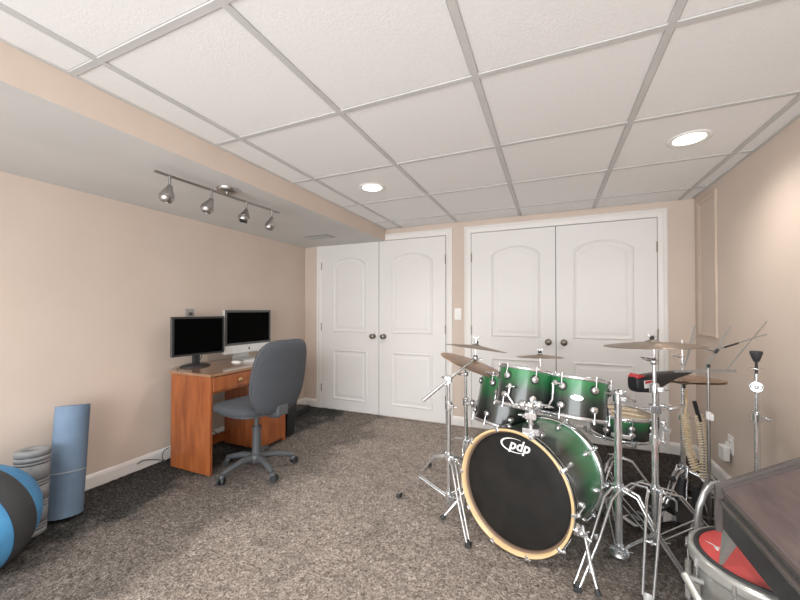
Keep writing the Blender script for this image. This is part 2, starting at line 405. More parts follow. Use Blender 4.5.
# ------------------------------------------------------------------ track light
RZ=1.872
t=thing('track_light','brushed steel track light with four spot heads under the white soffit','track light',(-1.845,1.58,ZS))
b=MB(); b.T=Matrix.Translation(V(-.012,.0,0)); b.lathe([(0,-.022),(.048,-.022),(.060,-.016),(.062,0)],None,32); b.T=Matrix.Identity(4); b.cyl((-.012,0,-.02),(-.012,0,-.045),.012); b.build('canopy','steel',t)
b=MB(); b.cyl((0,-.44,-.05),(.03,.41,-.05),.006); b.cyl((-.012,-.44,-.05),(.018,.41,-.05),.0045); b.build('rail','steel',t)
for k,(yy,dx,dy) in enumerate(((-.37,.0,.01),(-.13,-.05,-.15),(.12,.30,-.25),(.34,-.05,.1))):
    x=.03*(yy+.44)/.85; b=MB()
    b.cyl((x,yy,-.045),(x,yy,-.105),.007); b.sphere((x,yy,-.108),.011)
    h=b.build('lamp_head','steel',t)
    d=Vector((-.25+dx,dy-.15,-1)).normalized(); T=TR((x,yy,-.112),d)
    b=MB(); b.lathe([(0,-.012),(.012,-.010),(.015,.004),(.022,.018),(.031,.036),(.0345,.052),(.033,.066),(.026,.080),(.023,.081),(.021,.078),(.027,.066),(.025,.05),(0,.045)],T,24); b.build('lamp_shade','steel',h)
    b=MB(); b.torus(.0345,.002,T@Matrix.Translation(V(0,0,.052)),24,6); b.build('ring','nickel',h)
    b=MB(); b.sphere(T@V(0,0,.058),.020,14,8); b.build('bulb','bezel2',h)

# ------------------------------------------------------------------ desk
X0,X1,Y0,Y1=-2.588,-2.175,1.72,2.475; ZT=.712
t=thing('writing_desk','small orange pine writing desk against the left wall','desk',(-2.46,2.1,0))
def part(name,boxes,m,par,bevel=.002):
    b=MB()
    for q in boxes: b.box(*q)
    return b.build(name,m,par,world=True,bevel=bevel)
b=MB(); b.prism([(X1+.012,Y0-.012),(X1+.012,Y1+.012),(-2.74,Y1+.012),(-2.74,Y0+.14),(X0-.01,Y0-.012)][::-1],ZT-.018,ZT); b.build('desk_top','pine_top',t,world=True,bevel=.004)
part('side_panel',[(X0,X1,Y0,Y0+.02,.005,ZT-.018)],'pine',t)
part('side_panel',[(X0,X1,Y1-.02,Y1,.005,ZT-.018)],'pine',t)
part('side_panel',[(X0,X1-.02,2.185,2.203,.02,.57)],'pine',t)
part('pedestal_door',[(X1-.02,X1-.004,2.19,Y1-.02,.03,.30)],'pine',t)
part('pedestal_door',[(X1-.02,X1-.004,2.19,Y1-.02,.31,.565)],'pine',t)
part('apron',[(X1-.03,X1-.01,Y0+.02,Y1-.02,.568,ZT-.018),(X0,X1-.03,Y0+.02,Y1-.02,.568,.58),(-2.72,X0+.02,Y0+.16,Y1-.02,ZT-.06,ZT-.018)],'pine',t)
dr=part('drawer',[(X1-.012,X1+.006,Y0+.022,2.24,.585,.685)],'pine',t,.004)
b=MB(); b.lathe([(0,0),(.009,0),(.008,.010),(.016,.018),(.018,.024),(.013,.030),(0,.031)],TR((X1+.006,1.955,.637),(1,0,0)),20); b.build('knob','brass',dr,world=True)
part('stretcher',[(X0+.03,X0+.05,Y0+.02,2.185,.06,.13)],'pine',t)

def monitor(name,label,c,yaw,w,h,base_xy,imac=False):
    # local: x across, y towards the viewer is -y ; screen faces +normal
    R=Matrix.Rotation(yaw,4,'Z'); t=thing(name,label,'monitor',(base_xy[0],base_xy[1],ZT),R)
    Lc=R.inverted()@Vector((c[0]-base_xy[0],c[1]-base_xy[1],c[2]-ZT)); x,y,z=Lc
    b=MB(); b.box(x-w/2,x+w/2,y,y+.03,z-h/2,z+h/2); 
    b.box(x-w/2+.06,x+w/2-.06,y+.028,y+.045,z-h/2+.07,z+h/2-.05)
    b.build('housing','alu' if imac else 'bezel2',t,bevel=.004)
    zb=z-h/2+(.072 if imac else 0)
    b=MB(); b.box(x-w/2+.001,x+w/2-.001,y-.0025,y,zb+.001,z+h/2-.001); bz=b.build('bezel','bezel' if not imac else 'bezel2',t,bevel=.001)
    e=.022 if imac else .016
    b=MB(); b.box(x-w/2+e,x+w/2-e,y-.0038,y-.0024,zb+e,z+h/2-e); b.build('screen','screen',t)
    if imac:
        # leaf-and-fruit mark on the chin
        T=TR((x,y-.0012,zb-.036),(0,-1,0),(1,0,0)); b=MB()
        pts=[]
        for k in range(28):
            a=2*PI*k/28; r=.0095*(1-.10*math.cos(2*a)*(1 if math.sin(a)>0 else .4))
            px,py=r*math.cos(a),r*math.sin(a)
            dd=math.hypot(px-.012,py-.001)
            if dd<.006: px=.012-.006*(.012-px)/max(dd,1e-4)
            pts.append((px,py))
        b.prism(pts,0,.0016,T); b.prism([(0,.010),(.004,.0115),(.005,.016),(.001,.0145)],0,.0016,T); b.build('emblem','gap',t)
        b=MB(); yb=y+.05
        pr=[(-.0,.0),(.0,.006)]
        b.box(x-.085,x+.085,yb-.10,yb+.075,0,.006); b.box(x-.085,x+.085,yb+.055,yb+.063,.004,z-h/2+.13)
        b.add([(x-.085,yb+.055,z-h/2+.12),(x+.085,yb+.055,z-h/2+.12),(x+.085,y+.03,z-h/2+.14),(x-.085,y+.03,z-h/2+.14)],[(0,1,2,3)])
        b.build('stand','alu',t,bevel=.003)
    else:
        b=MB(); b.lathe([(0,.022),(.07,.020),(.105,.010),(.11,0),(0,0)],Matrix.Translation(V(x,y+.06,0))@Matrix.Diagonal((1,.85,1,1)),32)
        b.build('stand_base','bezel',t)
        b=MB(); b.box(x-.028,x+.028,y+.045,y+.065,.015,z-h/2+.14); b.box(x-.022,x+.022,y+.036,y+.05,.03,z); b.build('stand_neck','bezel',t,bevel=.004)
    return t
monitor('computer_monitor','matte black flat monitor on a round black stand at the near end of the desk',(-2.545,1.915,.957),1.379,.398,.303,(-2.557,1.905))
monitor('desktop_computer','silver-chinned all-in-one desktop computer with dark screen, behind the office chair',(-2.55,2.415,.967),1.5,.50,.386,(-2.6,2.42),True)['category']='computer'
# keyboard and mouse
t=thing('computer_mouse','small white mouse on the desk in front of the silver computer','mouse',(-2.47,2.20,ZT),Matrix.Rotation(.2,4,'Z'))
b=MB(); b.sphere((0,0,.001),(.045,.026,.014),20,10); b.build('mouse_body','plastic_white',t)
t=thing('keyboard','thin white keyboard on the desk below the silver computer','keyboard',(-2.38,2.36,ZT),Matrix.Rotation(.1,4,'Z'))
b=MB(); b.box(-.057,.057,-.13,.13,0,.010); b.build('keyboard_tray','alu',t,bevel=.003)
b=MB()
for r in range(5):
    for k in range(13): b.box(-.048+.02*r,-.032+.02*r,-.123+.019*k,-.107+.019*k,.009,.014)
o=b.build('keys','plastic_white',t); 
def cable(label,pts,r=.003,m='cable',name='power_cable'):
    P=[Vector(p) for p in pts]; out=[]
    for i in range(len(P)-1):
        p0=P[max(i-1,0)];p1=P[i];p2=P[i+1];p3=P[min(i+2,len(P)-1)]
        for k in range(6):
            s=k/6; out.append(.5*((2*p1)+(p2-p0)*s+(2*p0-5*p1+4*p2-p3)*s*s+(3*p1-p0-3*p2+p3)*s**3))
    out.append(P[-1]); b=MB(); b.tube(out,r,8); o=b.build(name,m); tag(o,label,'cable'); return o
cable('black power cable looping down the wall left of the desk',[(-2.63,1.735,.13),(-2.67,1.725,.10),(-2.68,1.72,.05),(-2.655,1.735,.012),(-2.70,1.72,.03),(-2.735,1.63,.06),(-2.738,1.58,.05)])
cable('black cable drooping behind the black monitor onto the desk',[(-2.60,1.98,.84),(-2.63,1.99,.76),(-2.65,1.93,ZT+.006),(-2.63,1.83,ZT+.006),(-2.595,1.77,ZT+.004)],.0025)
cable('black cable hanging in the desk kneehole',[(-2.70,1.86,.55),(-2.69,1.92,.35),(-2.67,2.02,.2),(-2.6,2.1,.06),(-2.55,2.05,.01),(-2.5,1.95,.008)])
cable('black cord loop behind the chair post under the desk',[(-2.60,2.06,.17),(-2.56,2.10,.11),(-2.53,2.06,.04),(-2.56,2.0,.01)])
# waste bin between desk and corner
t=thing('waste_bin','slim black waste bin standing between the desk and the corner','bin',(-2.33,2.60,0),Matrix.Rotation(.05,4,'Z'))
b=MB()
vs=[];
for (a,z) in ((.078,.004),(.094,.29),(.097,.29),(.097,.302),(.090,.302),(.074,.012)):
    vs+=[(-a*1.3,-a*.7,z),(a*1.3,-a*.7,z),(a*1.3,a*.7,z),(-a*1.3,a*.7,z)]
b.add(vs,[(i*4+k,i*4+(k+1)%4,(i+1)*4+(k+1)%4,(i+1)*4+k) for i in range(5) for k in range(4)]+[(3,2,1,0),(20,21,22,23)]); b.build('bin_body','black',t,bevel=.003)
t=thing('floor_box','flat dark box on the carpet against the left baseboard by the corner','box',(-2.62,3.16,0),Matrix.Rotation(.1,4,'Z'))
b=MB(); b.box(-.07,.08,-.18,.14,0,.05); b.build('box_body','rubber',t,bevel=.006)
b=MB(); b.box(-.072,.082,-.182,.142,.05,.062); b.build('lid','black',t,bevel=.004)

# ------------------------------------------------------------------ office chair
fw=Vector((-.985,.174,0)); sd=Vector((.174,.985,0))   # forward, side
R=Matrix(((sd.x,fw.x,0,0),(sd.y,fw.y,0,0),(0,0,1,0),(0,0,0,1)))
t=thing('office_chair','dark grey fabric swivel office chair with five-star base at the pine desk','office chair',(-1.968,1.938,0),R)
def rbox(b,c,d,e,T=None,n=20,m=12):   # superellipsoid cushion
    T=T or Matrix.Identity(4); vs=[]
    sp=lambda v,p: math.copysign(abs(v)**p,v)
    for i in range(m+1):
        ph=-PI/2+PI*i/m
        for k in range(n):
            th=2*PI*k/n
            vs.append(T@(Vector(c)+Vector((d[0]*sp(math.cos(ph),e[1])*sp(math.cos(th),e[0]),d[1]*sp(math.cos(ph),e[1])*sp(math.sin(th),e[0]),d[2]*sp(math.sin(ph),e[1])))))
    b.add(vs,[(i*n+k,i*n+(k+1)%n,(i+1)*n+(k+1)%n,(i+1)*n+k) for i in range(m) for k in range(n)],True)
b=MB(); rbox(b,(0,.03,.475),(.245,.245,.040),(.62,.55),None,40,16)
# waterfall front
b.v=[(x,y,z-(.05*max(0,(y-.12)/.15)**2 if y>.12 else 0)) for x,y,z in b.v]; b.build('seat','fabric',t)
b=MB(); rbox(b,(0,.03,.445),(.225,.225,.022),(.6,.6),None,32,10); b.build('seat_pan','chair_plastic',t)
T=Matrix.Translation(V(0,-.295,.715))@Matrix.Rotation(.20,4,'X')
b=MB(); rbox(b,(0,0,0),(.215,.042,.250),(.5,.55),None,40,20)
nv=[]
for x,y,z in b.v:
    u=z/.255; x*=1-.10*max(0,u)-.06*max(0,-u)**2; y-= .05*(x/.225)**2*-1; nv.append(tuple(T@V(x,y,z)))
b.v=nv
b=b; bk=b.build('backrest','fabric',t)
b=MB()
ring=[]
for k in range(48):
    a=2*PI*k/48; sp=lambda v,p: math.copysign(abs(v)**p,v)
    x=.216*sp(math.cos(a),.55); z=.251*sp(math.sin(a),.55); u=z/.255; x*=1-.10*max(0,u)-.06*max(0,-u)**2
    ring.append(T@V(x,.05*(x/.225)**2-.012,z))
b.tube(ring+[ring[0]],.005,8,False); b.build('piping','chair_plastic',bk)
b=MB(); b.tube([(0,-.02,.43),(0,-.18,.425),(0,-.24,.435),(0,-.262,.47),(0,-.268,.51)],[.02,.02,.022,.022,.018],10)
b.cbox((0,-.272,.478),(.085,.05,.07)); b.build('back_bracket','chair_plastic',t,bevel=.008)
b=MB(); b.cbox((0,0,.425),(.16,.2,.035)); b.build('mechanism','chair_plastic',t,bevel=.008)
b=MB(); b.tube([(.08,.03,.425),(.24,.05,.42),(.265,.05,.415)],[.005,.005,.012],8); b.build('height_lever','chair_plastic',t)
b=MB(); b.cyl((0,0,.41),(0,0,.25),.017); b.cyl((0,0,.31),(0,0,.30),.034,.034); b.cyl((0,0,.32),(0,0,.17),.028,.030); b.cyl((0,0,.20),(0,0,.10),.030,.036); b.build('gas_lift','chair_plastic',t)
b=MB(); b.lathe([(0,.125),(.035,.125),(.05,.11),(.05,.07),(.03,.055),(0,.055)],None,24); hub=b.build('hub','chair_plastic',t)
Rinv=R.inverted(); 
feet=[V(-2.02,1.67,0),V(-1.72,1.84,0),V(-1.775,2.16,0),V(-2.10,2.185,0),V(-2.245,1.90,0)]
for f in feet:
    p=Rinv@(f-V(-1.968,1.938,0)); d=p.normalized(); L=.255
    b=MB(); b.tube([d*.03+V(0,0,.095),d*.12+V(0,0,.098),d*.20+V(0,0,.078),d*L+V(0,0,.064)],[.027,.022,.019,.015],12); b.build('base_leg','chair_plastic',t)
    c=d*L; s=V(-d.y,d.x,0); sgn=Matrix.Rotation(.6,4,'Z')@d; sw=V(-sgn.y,sgn.x,0)
    b=MB(); b.cyl(c+V(0,0,.066),c+V(0,0,.03),.008)
    b.sphere(c+V(0,0,.042),(.022,.022,.018),14,8); cs=b.build('caster','chair_plastic',t)
    b=MB()
    for q in (-1,1): b.cyl(c+sgn*.012+sw*(q*.008)+V(0,0,.025),c+sgn*.012+sw*(q*.022)+V(0,0,.025),.025,.023,seg=18)
    b.build('wheel','rubber',cs)

# ------------------------------------------------------------------ exercise gear at the left wall
ax=V(math.cos(-1.111)*math.cos(-.15),math.sin(-1.111)*math.cos(-.15),math.sin(-.15))
t=thing('exercise_ball','large blue exercise ball with a wide black band at the left wall','exercise ball',(-2.307,.645,.241),frame(ax))
Rb=.241
def band(z0,z1,dr=0,n=10):
    t0,t1=math.acos(z0),math.acos(z1); return [((Rb+dr)*math.sin(a),(Rb+dr)*math.cos(a)) for a in ease(t0,t1,n)]
def zprof(b,z0,z1,dr=0): b.lathe([(r,z) for r,z in band(z0,z1,dr)],None,56)
b=MB(); zprof(b,.144,1.0); b.build('ball_cap','ball_blue',t)
b=MB(); zprof(b,-.303,.144,.0015); b.build('band','ball_black',t)
b=MB(); zprof(b,-1.0,-.303); b.build('ball_cap','ball_blue',t)
t=thing('foam_roller','grey grooved foam roller standing upright beside the blue ball','foam roller',(-2.49,.915,0),Matrix.Rotation(-.03,4,'Y')@Matrix.Rotation(-.05,4,'X'))
b=MB(); prof=[(.025,.0),(.066,.0),(.070,.004)]; Hh=.43
z=.02
grooves=[.03,.045,.06,.14,.155,.17,.25,.265,.28,.36,.375,.40]
zz=.004
for gz in grooves: prof+=[(.070,gz-.003),(.0665,gz-.0018),(.0665,gz+.0018),(.070,gz+.003)]
prof+=[(.070,Hh-.004),(.066,Hh),(.025,Hh),(.025,Hh-.1)]
b.lathe(prof,None,36); b.m=1
for gz in grooves: b.torus(.0662,.0016,Matrix.Translation(V(0,0,gz)),36,6)
b.build('roller_body',['roller','roller_d'],t)
# rolled yoga mat leaning
t=thing('yoga_mat','rolled blue-grey yoga mat leaning upright against the left wall','yoga mat',(-2.52,1.075,.006),Matrix.Rotation(-.14,4,'Y')@Matrix.Rotation(-.115,4,'X'))
b=MB(); n=140; Hm=.60; turns=4.2; pts=[]
for k in range(n+1):
    a=2*PI*turns*k/n; r=.018+.058*k/n; pts.append((r*math.cos(a+1.2),r*math.sin(a+1.2)))
pts2=[]
for k in range(n+1):
    a=2*PI*turns*k/n; r=.018+.058*k/n+.0085; pts2.append((r*math.cos(a+1.2),r*math.sin(a+1.2)))
vs=[(x,y,z) for z in (0,Hm) for x,y in pts]+[(x,y,z) for z in (0,Hm) for x,y in pts2]; q=n+1
b.add(vs,[(k,k+1,q+k+1,q+k) for k in range(n)]+[(2*q+k+1,2*q+k,3*q+k,3*q+k+1) for k in range(n)],True)
b.add(vs,[(q+k,q+k+1,3*q+k+1,3*q+k) for k in range(n)]+[(k+1,k,2*q+k,2*q+k+1) for k in range(n)]+[(0,q,3*q,2*q),(n,2*q+n,3*q+n,q+n)])
mt=b.build('mat_roll','mat_blue',t)
b=MB(); b.lathe([(.0850,.236),(.0856,.239),(.0850,.242)],None,48); b.build('seam','seam',mt)

# ------------------------------------------------------------------ drum kit helpers
def hoop(b,R,z,m=0,flip=1):
    b.lathe([(R-.006,z),(R+.001,z-.011*flip),(R+.004,z-.011*flip),(R+.0035,z-.002*flip),(R+.003,z+.006*flip),(R-.004,z+.009*flip),(R-.006,z+.006*flip),(R-.006,z)],None,56)
def tom(name,label,cat,c,axis,R,depth,nl=6,phase=0.,top='head_clear',shell='shell',badge=None,xh=(1,0,0)):
    t=thing(name,label,cat,c,frame(axis,xh)); h=depth/2
    b=MB(); b.usef=True; b.lathe([(R,-h+depth*i/14) for i in range(15)],None,56,fade=True); sh=b.build('shell',shell,t)
    b=MB(); b.disc(R-.003,h+.001,None,56); b.build('batter_head',top,t)
    b=MB(); b.disc(R-.003,-h-.001,None,56,False); b.build('resonant_head','head_clear',t)
    b=MB(); hoop(b,R+.004,h+.004); b.build('hoop','chrome',t)
    b=MB(); hoop(b,R+.004,-h-.004,flip=-1); b.build('hoop','chrome',t)
    for k in range(nl):
        a=phase+2*PI*k/nl; d=V(math.cos(a),math.sin(a),0)
        for s in (1,-1):
            zl=s*(h-.045) if depth>.15 else s*.018
            b=MB(); b.lathe([(0,.015),(.011,.0145),(.0165,.010),(.018,0)],TR(d*R+V(0,0,zl),d),20); b.m=1; b.lathe([(.0225,0),(.0225,.003),(.017,.004)],TR(d*R,d) if False else TR(d*R+V(0,0,zl),d),20); lg=b.build('lug',['chrome','black'],t)
            b=MB(); p=d*(R+.011); b.cyl(p+V(0,0,zl),p+V(0,0,s*(h+.012)),.0028,seg=8); b.cyl(p+V(0,0,s*(h+.006)),p+V(0,0,s*(h+.018)),.006,seg=8); b.build('tension_rod','chrome',lg)
    if badge is not None:
        a=badge; d=V(math.cos(a),math.sin(a),0); T=TR(d*(R+.0005)+V(0,0,-.0),d,(-math.sin(a),math.cos(a),0))
        b=MB(); b.prism([(.026*math.cos(q),.011*math.sin(q)) for q in ease(0,2*PI,24)[:-1]],0,.002,T); bd=b.build('badge','chrome',t)
        b=MB(); text_mesh(b,'pdp',.020,T@Matrix.Translation(V(0,.001,.0023)),.25); b.build('lettering','gap',bd)
    return t
def cymbal(label,c,axis,R,m='bronze',bell=.16,group=None,name='cymbal'):
    t=thing(name,label,'cymbal',c,frame(axis),group)
    h=R*.15; prof=[(.006,h+.002)]
    prof+=[(R*bell*f, h-.0+R*.0*f-(R*.055)*(f**2)) for f in (.35,.7,1.)]
    z0=prof[-1][1]
    n=12
    for k in range(1,n+1):
        f=k/n; prof.append((R*(bell+(1-bell)*f), z0*(1-f**1.15)))
    under=[(r,z-.0015) for r,z in prof[::-1]]
    b=MB(); b.lathe(prof+under,None,72); cy=b.build('disc',m,t)
    b=MB()
    for f in (.35,.5,.62,.74,.86):
        r=R*(bell+(1-bell)*f); z=z0*(1-f**1.15); b.torus(r,.0006,Matrix.Translation(V(0,0,z)),72,4)
    b.build('lathe_groove','bronze_b' if m=='bronze' else 'bronze',t)
    b=MB(); b.lathe([(0,h+.018),(.009,h+.018),(.010,h+.002),(0,h+.002)],None,16); b.build('felt','rubber',t)
    return t
def wing(b,p,d=(1,0,0),s=1.):
    p=Vector(p); d=Vector(d).normalized(); b.cyl(p-d*.004*s,p+d*.010*s,.006*s,seg=10)
    u=d.cross(V(0,0,1)); u=u.normalized() if u.length>.1 else V(1,0,0)
    for q in (-1,1): b.tube([p+d*.006*s,p+d*.012*s+u*q*.012*s,p+d*.020*s+u*q*.016*s],[.004*s,.0045*s,.003*s],8)
def stand_leg(par,base,foot,hc,hl,rub='rubber',w=.016):
    """double-braced leg from the upper collar down to a rubber foot with a brace from the lower collar"""
    base=Vector(base); foot=Vector(foot); d=foot-base; d.z=0; L=d.length; d.normalize(); s=V(-d.y,d.x,0)
    top=base+d*.022+V(0,0,hc); bot=foot+V(0,0,.022)
    k1=top+d*(L*.22)+V(0,0,-hc*.06); mid=top.lerp(bot,.55)+V(0,0,.010)
    b=MB()
    for q in (-1,1):
        o=s*(w*q*.7); b.tube([top+o,k1+o,mid+o*.9,bot+o*.7],[.0062]*4,8)
    b.cbox(mid,(.012,.02,.012)); leg=b.build('leg','chrome',par,world=True)
    b=MB(); low=base+d*.018+V(0,0,hl)
    for q in (-1,1): b.tube([low+s*(w*q*.5),mid+s*(w*q*.5)],[.0042]*2,8)
    b.cyl(mid-s*.012,mid+s*.012,.005,seg=8); b.build('brace','chrome_dull',leg,world=True)
    b=MB(); e=foot+V(0,0,.002); b.tube([bot-d*.012+V(0,0,.006),foot+V(0,0,.014)],[.0125,.016],12); b.cbox(foot+V(0,0,.011),(.03,.03,.02)); b.build('rubber_foot',rub,leg,world=True,bevel=.003)
def pole_stand(name,label,cat,xy,feet,hc,hl,tubes,group=None,collars=(),w=.016,rub='rubber'):
    x,y=xy; t=thing(name,label,cat,(x,y,0),group=group)
    for (z0,z1,r) in tubes:
        b=MB(); b.cyl((x,y,z0),(x,y,z1),r,seg=16); b.build('pole','chrome',t,world=True)
    for z in (hc,hl)+tuple(collars):
        b=MB(); b.cyl((x,y,z-.018),(x,y,z+.018),.0215,seg=16); b.cyl((x,y,z+.018),(x,y,z+.024),.018,seg=16)
        b.cbox((x+.02,y-.012,z),(.022,.018,.020)); wing(b,(x+.030,y-.020,z),(.8,-.6,0),.9)
        b.build('collar','chrome',t,world=True,bevel=.002)
    for f in feet: stand_leg(t,(x,y,0),f,hc,hl,rub,w)
    return t

# ------------------------------------------------------------------ bass drum
s_=V(.931,-.365,0); u_=V(.023,.059,.998); a_=V(-.365,-.929,.063)
Rm=frame(a_,s_); Bc=V(-.176,1.753,.297)
t=thing('bass_drum','large green to black bass drum with black front head and maple hoop','bass drum',Bc,Rm)
RB=.283; DP=.47
b=MB(); b.usef=True
prof=[(.268,-.046-(DP-.06)*i/24) for i in range(25)]
b.lathe(prof,None,80,fade=True); b.fade=[1-f for f in b.fade]; b.build('shell','shell_bass',t)
b=MB(); b.lathe([(.270,-.046),(.274,0),(.283,0),(.285,-.002),(.285,-.006)],None,80); b.m=1; b.lathe([(.2858,-.006),(.2858,-.015)],None,80); b.m=2; b.lathe([(.285,-.015),(.285,-.031)],None,80); b.m=1; b.lathe([(.2858,-.031),(.2858,-.042),(.270,-.046)],None,80)
b.build('front_hoop',['maple','chrome','head_black'],t)
b=MB(); b.lathe([(.270,-.022),(.266,-.022),(.263,-.030),(.262,-.040)],None,80); b.build('head_ring','collar',t)
b=MB(); b.lathe([(.263,-.039),(.258,-.036),(.18,-.037),(.0,-.0375)],None,80); hd=b.build('front_head','head_black',t)
b=MB(); z=-DP; b.lathe([(.270,z+.038),(.284,z+.038),(.284,z+.028)],None,80); b.m=1; b.lathe([(.2845,z+.028),(.2845,z+.012)],None,80); b.m=0; b.lathe([(.284,z+.012),(.284,z),(.256,z),(.256,z+.02)],None,80)
b.build('rear_hoop',['chrome','shell'],t)
b=MB(); b.disc(.257,z+.006,None,64,False); b.build('batter_head','head_clear',t)
# logo
b=MB(); T=Matrix.Translation(V(.005,.203,-.0362))
out=[];inn=[]
for k in range(41):
    a=math.radians(62)+math.radians(262)*k/40
    wd=.010*math.sin(PI*k/40)**.7+.0006; ex=.074-.0; ey=.034
    out.append((ex*math.cos(a)-.012,ey*math.sin(a))); inn.append(((ex-wd*1.0)*math.cos(a)-.012,(ey-wd*.55)*math.sin(a)))
vs=[T@V(x,y,0) for x,y in out]+[T@V(x,y,0) for x,y in inn]
b.add(vs,[(k,k+1,42+k-1+0,41+k) for k in range(40)])
b.f=[(k,k+1,41+k+1,41+k) for k in range(40)]
text_mesh(b,'pdp',.070,T@Matrix.Translation(V(.012,.002,0)),.28,.0004)
b.build('logo','white_mark',hd)
# claws, T-rods and tube lugs
for k in range(10):
    a=2*PI*k/10-.01; d=V(math.cos(a),math.sin(a),0); tn=V(-d.y,d.x,0)
    for front in (True,False):
        z0=0 if front else -DP; s=-1 if front else 1
        b=MB(); T=Matrix.Translation(d*.285+V(0,0,z0+s*.014))@frame(d,tn)
        b.box(-.010,.010,-.020,.020,-.002,.006,T)
        b.box(-.007,.007,-.002,.002,-.013,.004,Matrix.Translation(d*.285+V(0,0,z0-s*.001))@frame(d,tn)); 
        b.sphere(d*.296+V(0,0,z0+s*.02),.010,12,8); cl=b.build('claw_hook','chrome',t,bevel=.002)
        b=MB(); b.cyl(d*.293+V(0,0,z0+s*.004),d*.287+V(0,0,z0+s*.125),.0046,seg=8); b.build('tension_rod','chrome',cl)
        b=MB(); b.lathe([(0,.022),(.009,.020),(.012,.012),(.013,0)],TR(d*.266+V(0,0,z0+s*.128),d),18); b.build('lug','chrome',t)
# spurs
for sx in (1,-1):
    lp=Matrix(WM[t.name]).inverted()
    br=V(.262*sx*.97,-.10,-.10)
    b=MB(); b.lathe([(0,.03),(.02,.028),(.026,.012),(.027,0)],TR(br,V(sx,-.35,0)),18); b.sphere(br+V(sx*.03,-.01,0),.017,14,8)
    wing(b,br+V(sx*.045,-.01,.012),V(sx,.3,0),1.2); sp=b.build('spur_bracket','chrome',t)
    ft=lp@V(.175,1.615,.012) if sx>0 else V(-.39,-.281,.02)
    b=MB(); b.tube([br+V(sx*.03,.02,-.01),(br+V(sx*.03,0,0)).lerp(ft,.55),ft],[.0075,.0075,.006],10); b.cyl((br+V(sx*.03,0,0)).lerp(ft,.52),(br+V(sx*.03,0,0)).lerp(ft,.66),.011,seg=12)
    b.build('spur_leg','chrome',sp)
    b=MB(); b.tube([(br).lerp(ft,.90),ft],[.011,.013],12); b.build('spur_tip','rubber',sp)
# ---- tom holder on top of the bass drum
t=thing('tom_holder','chrome double tom holder rising from the top of the bass drum','drum hardware',(-.088,1.80,.575))
b=MB(); b.cbox((-.088,1.80,.585),(.075,.075,.03)); b.cyl((-.088,1.80,.575),(-.088,1.80,.60),.032,seg=20); wing(b,(-.055,1.78,.595),(.9,-.4,0),1.3); b.build('mount_plate','chrome_dull',t,world=True,bevel=.006)
b=MB(); b.cyl((-.088,1.80,.59),(-.089,1.80,.705),.0125); b.build('post','chrome',t,world=True)
b=MB(); b.cbox((-.089,1.80,.655),(.05,.045,.03)); wing(b,(-.112,1.785,.655),(-.8,-.6,0),1.3); b.sphere((-.089,1.80,.70),.022,14,8); b.sphere((-.125,1.79,.705),.021,14,8); b.sphere((-.052,1.81,.705),.021,14,8); b.build('clamp','chrome',t,world=True,bevel=.004)
for pts in ([(-.125,1.79,.705),(-.165,1.795,.700),(-.195,1.81,.735),(-.185,1.82,.785)],[(-.052,1.81,.705),(-.01,1.83,.702),(.008,1.85,.73),(.012,1.86,.80),(.02,1.86,.81)]):
    b=MB(); b.tube(pts,.0062,10); wing(b,Vector(pts[1])+V(0,-.012,0),(.2,-1,0),1.1); wing(b,Vector(pts[-1])+V(0,-.008,0),(.2,-1,0),1.2); b.sphere(pts[-1],.013,12,8); b.build('holder_arm','chrome',t,world=True)

RT=V(.919,.395,0); FW=V(-.395,.919,0)
def tilt(r,f): return (V(0,0,1)+RT*r+FW*f).normalized()
def phase_for(axis,c,off=0):   # a polar angle that faces the camera
    fr=frame(axis); d=fr.inverted()@(V(0,0,CAMZ)-Vector(c)); return math.atan2(d.y,d.x)+off
c=V(-.128,1.945,.752); ax=tilt(.19,.17); ph=phase_for(ax,c)
tom('rack_tom','small green fade rack tom, left one mounted over the bass drum','tom drum',c,ax,.130,.185,6,ph+.35)
c=V(.118,1.965,.722); ax=tilt(.16,.17); ph=phase_for(ax,c)
tom('rack_tom','larger green fade rack tom with oval badge, right one over the bass drum','tom drum',c,ax,.136,.18,6,ph+PI/6+.05,badge=ph+.02)
c=V(-.245,2.235,.598); ax=tilt(.24,.17); ph=phase_for(ax,c)
tom('floor_tom','green to black tom hanging behind the bass drum from the left stand','tom drum',c,ax,.175,.27,8,ph+.2)
c=V(.405,2.572,.455); ph=phase_for(V(0,0,1),c)
sn=tom('snare_drum','shallow green snare drum with cream head on its stand','snare drum',c,V(.03,-.02,1),.164,.125,8,ph+.32,'head_cream')
b=MB(); a=ph; d=V(math.cos(a),math.sin(a),0); T=TR(d*.167+V(0,0,-.03),d,(-math.sin(a),math.cos(a),0)); b.box(-.05,.05,-.012,.012,0,.012,T); b.build('strainer','chrome',sn,bevel=.003)
def mini_rod(b,p0,p1,r): b.cyl(p0,p1,r,seg=8)
for (p0,p1,lb) in (((.27,2.545,.533),(.52,2.495,.526),'wooden drumstick lying along the front of the snare head'),((.28,2.62,.535),(.50,2.60,.528),'wooden drumstick lying across the rear of the snare head')):
    p0,p1=Vector(p0),Vector(p1); q=thing('drumstick',lb,'drumstick',p0); b=MB(); b.tube([p0,p0.lerp(p1,.75),p0.lerp(p1,.96)],[.0072,.0068,.0035],10); b.build('shaft','bead',q,world=True)
    b=MB(); b.sphere(p1-(p1-p0)*.02,.0058,10,6); b.build('tip','bead',q,world=True)
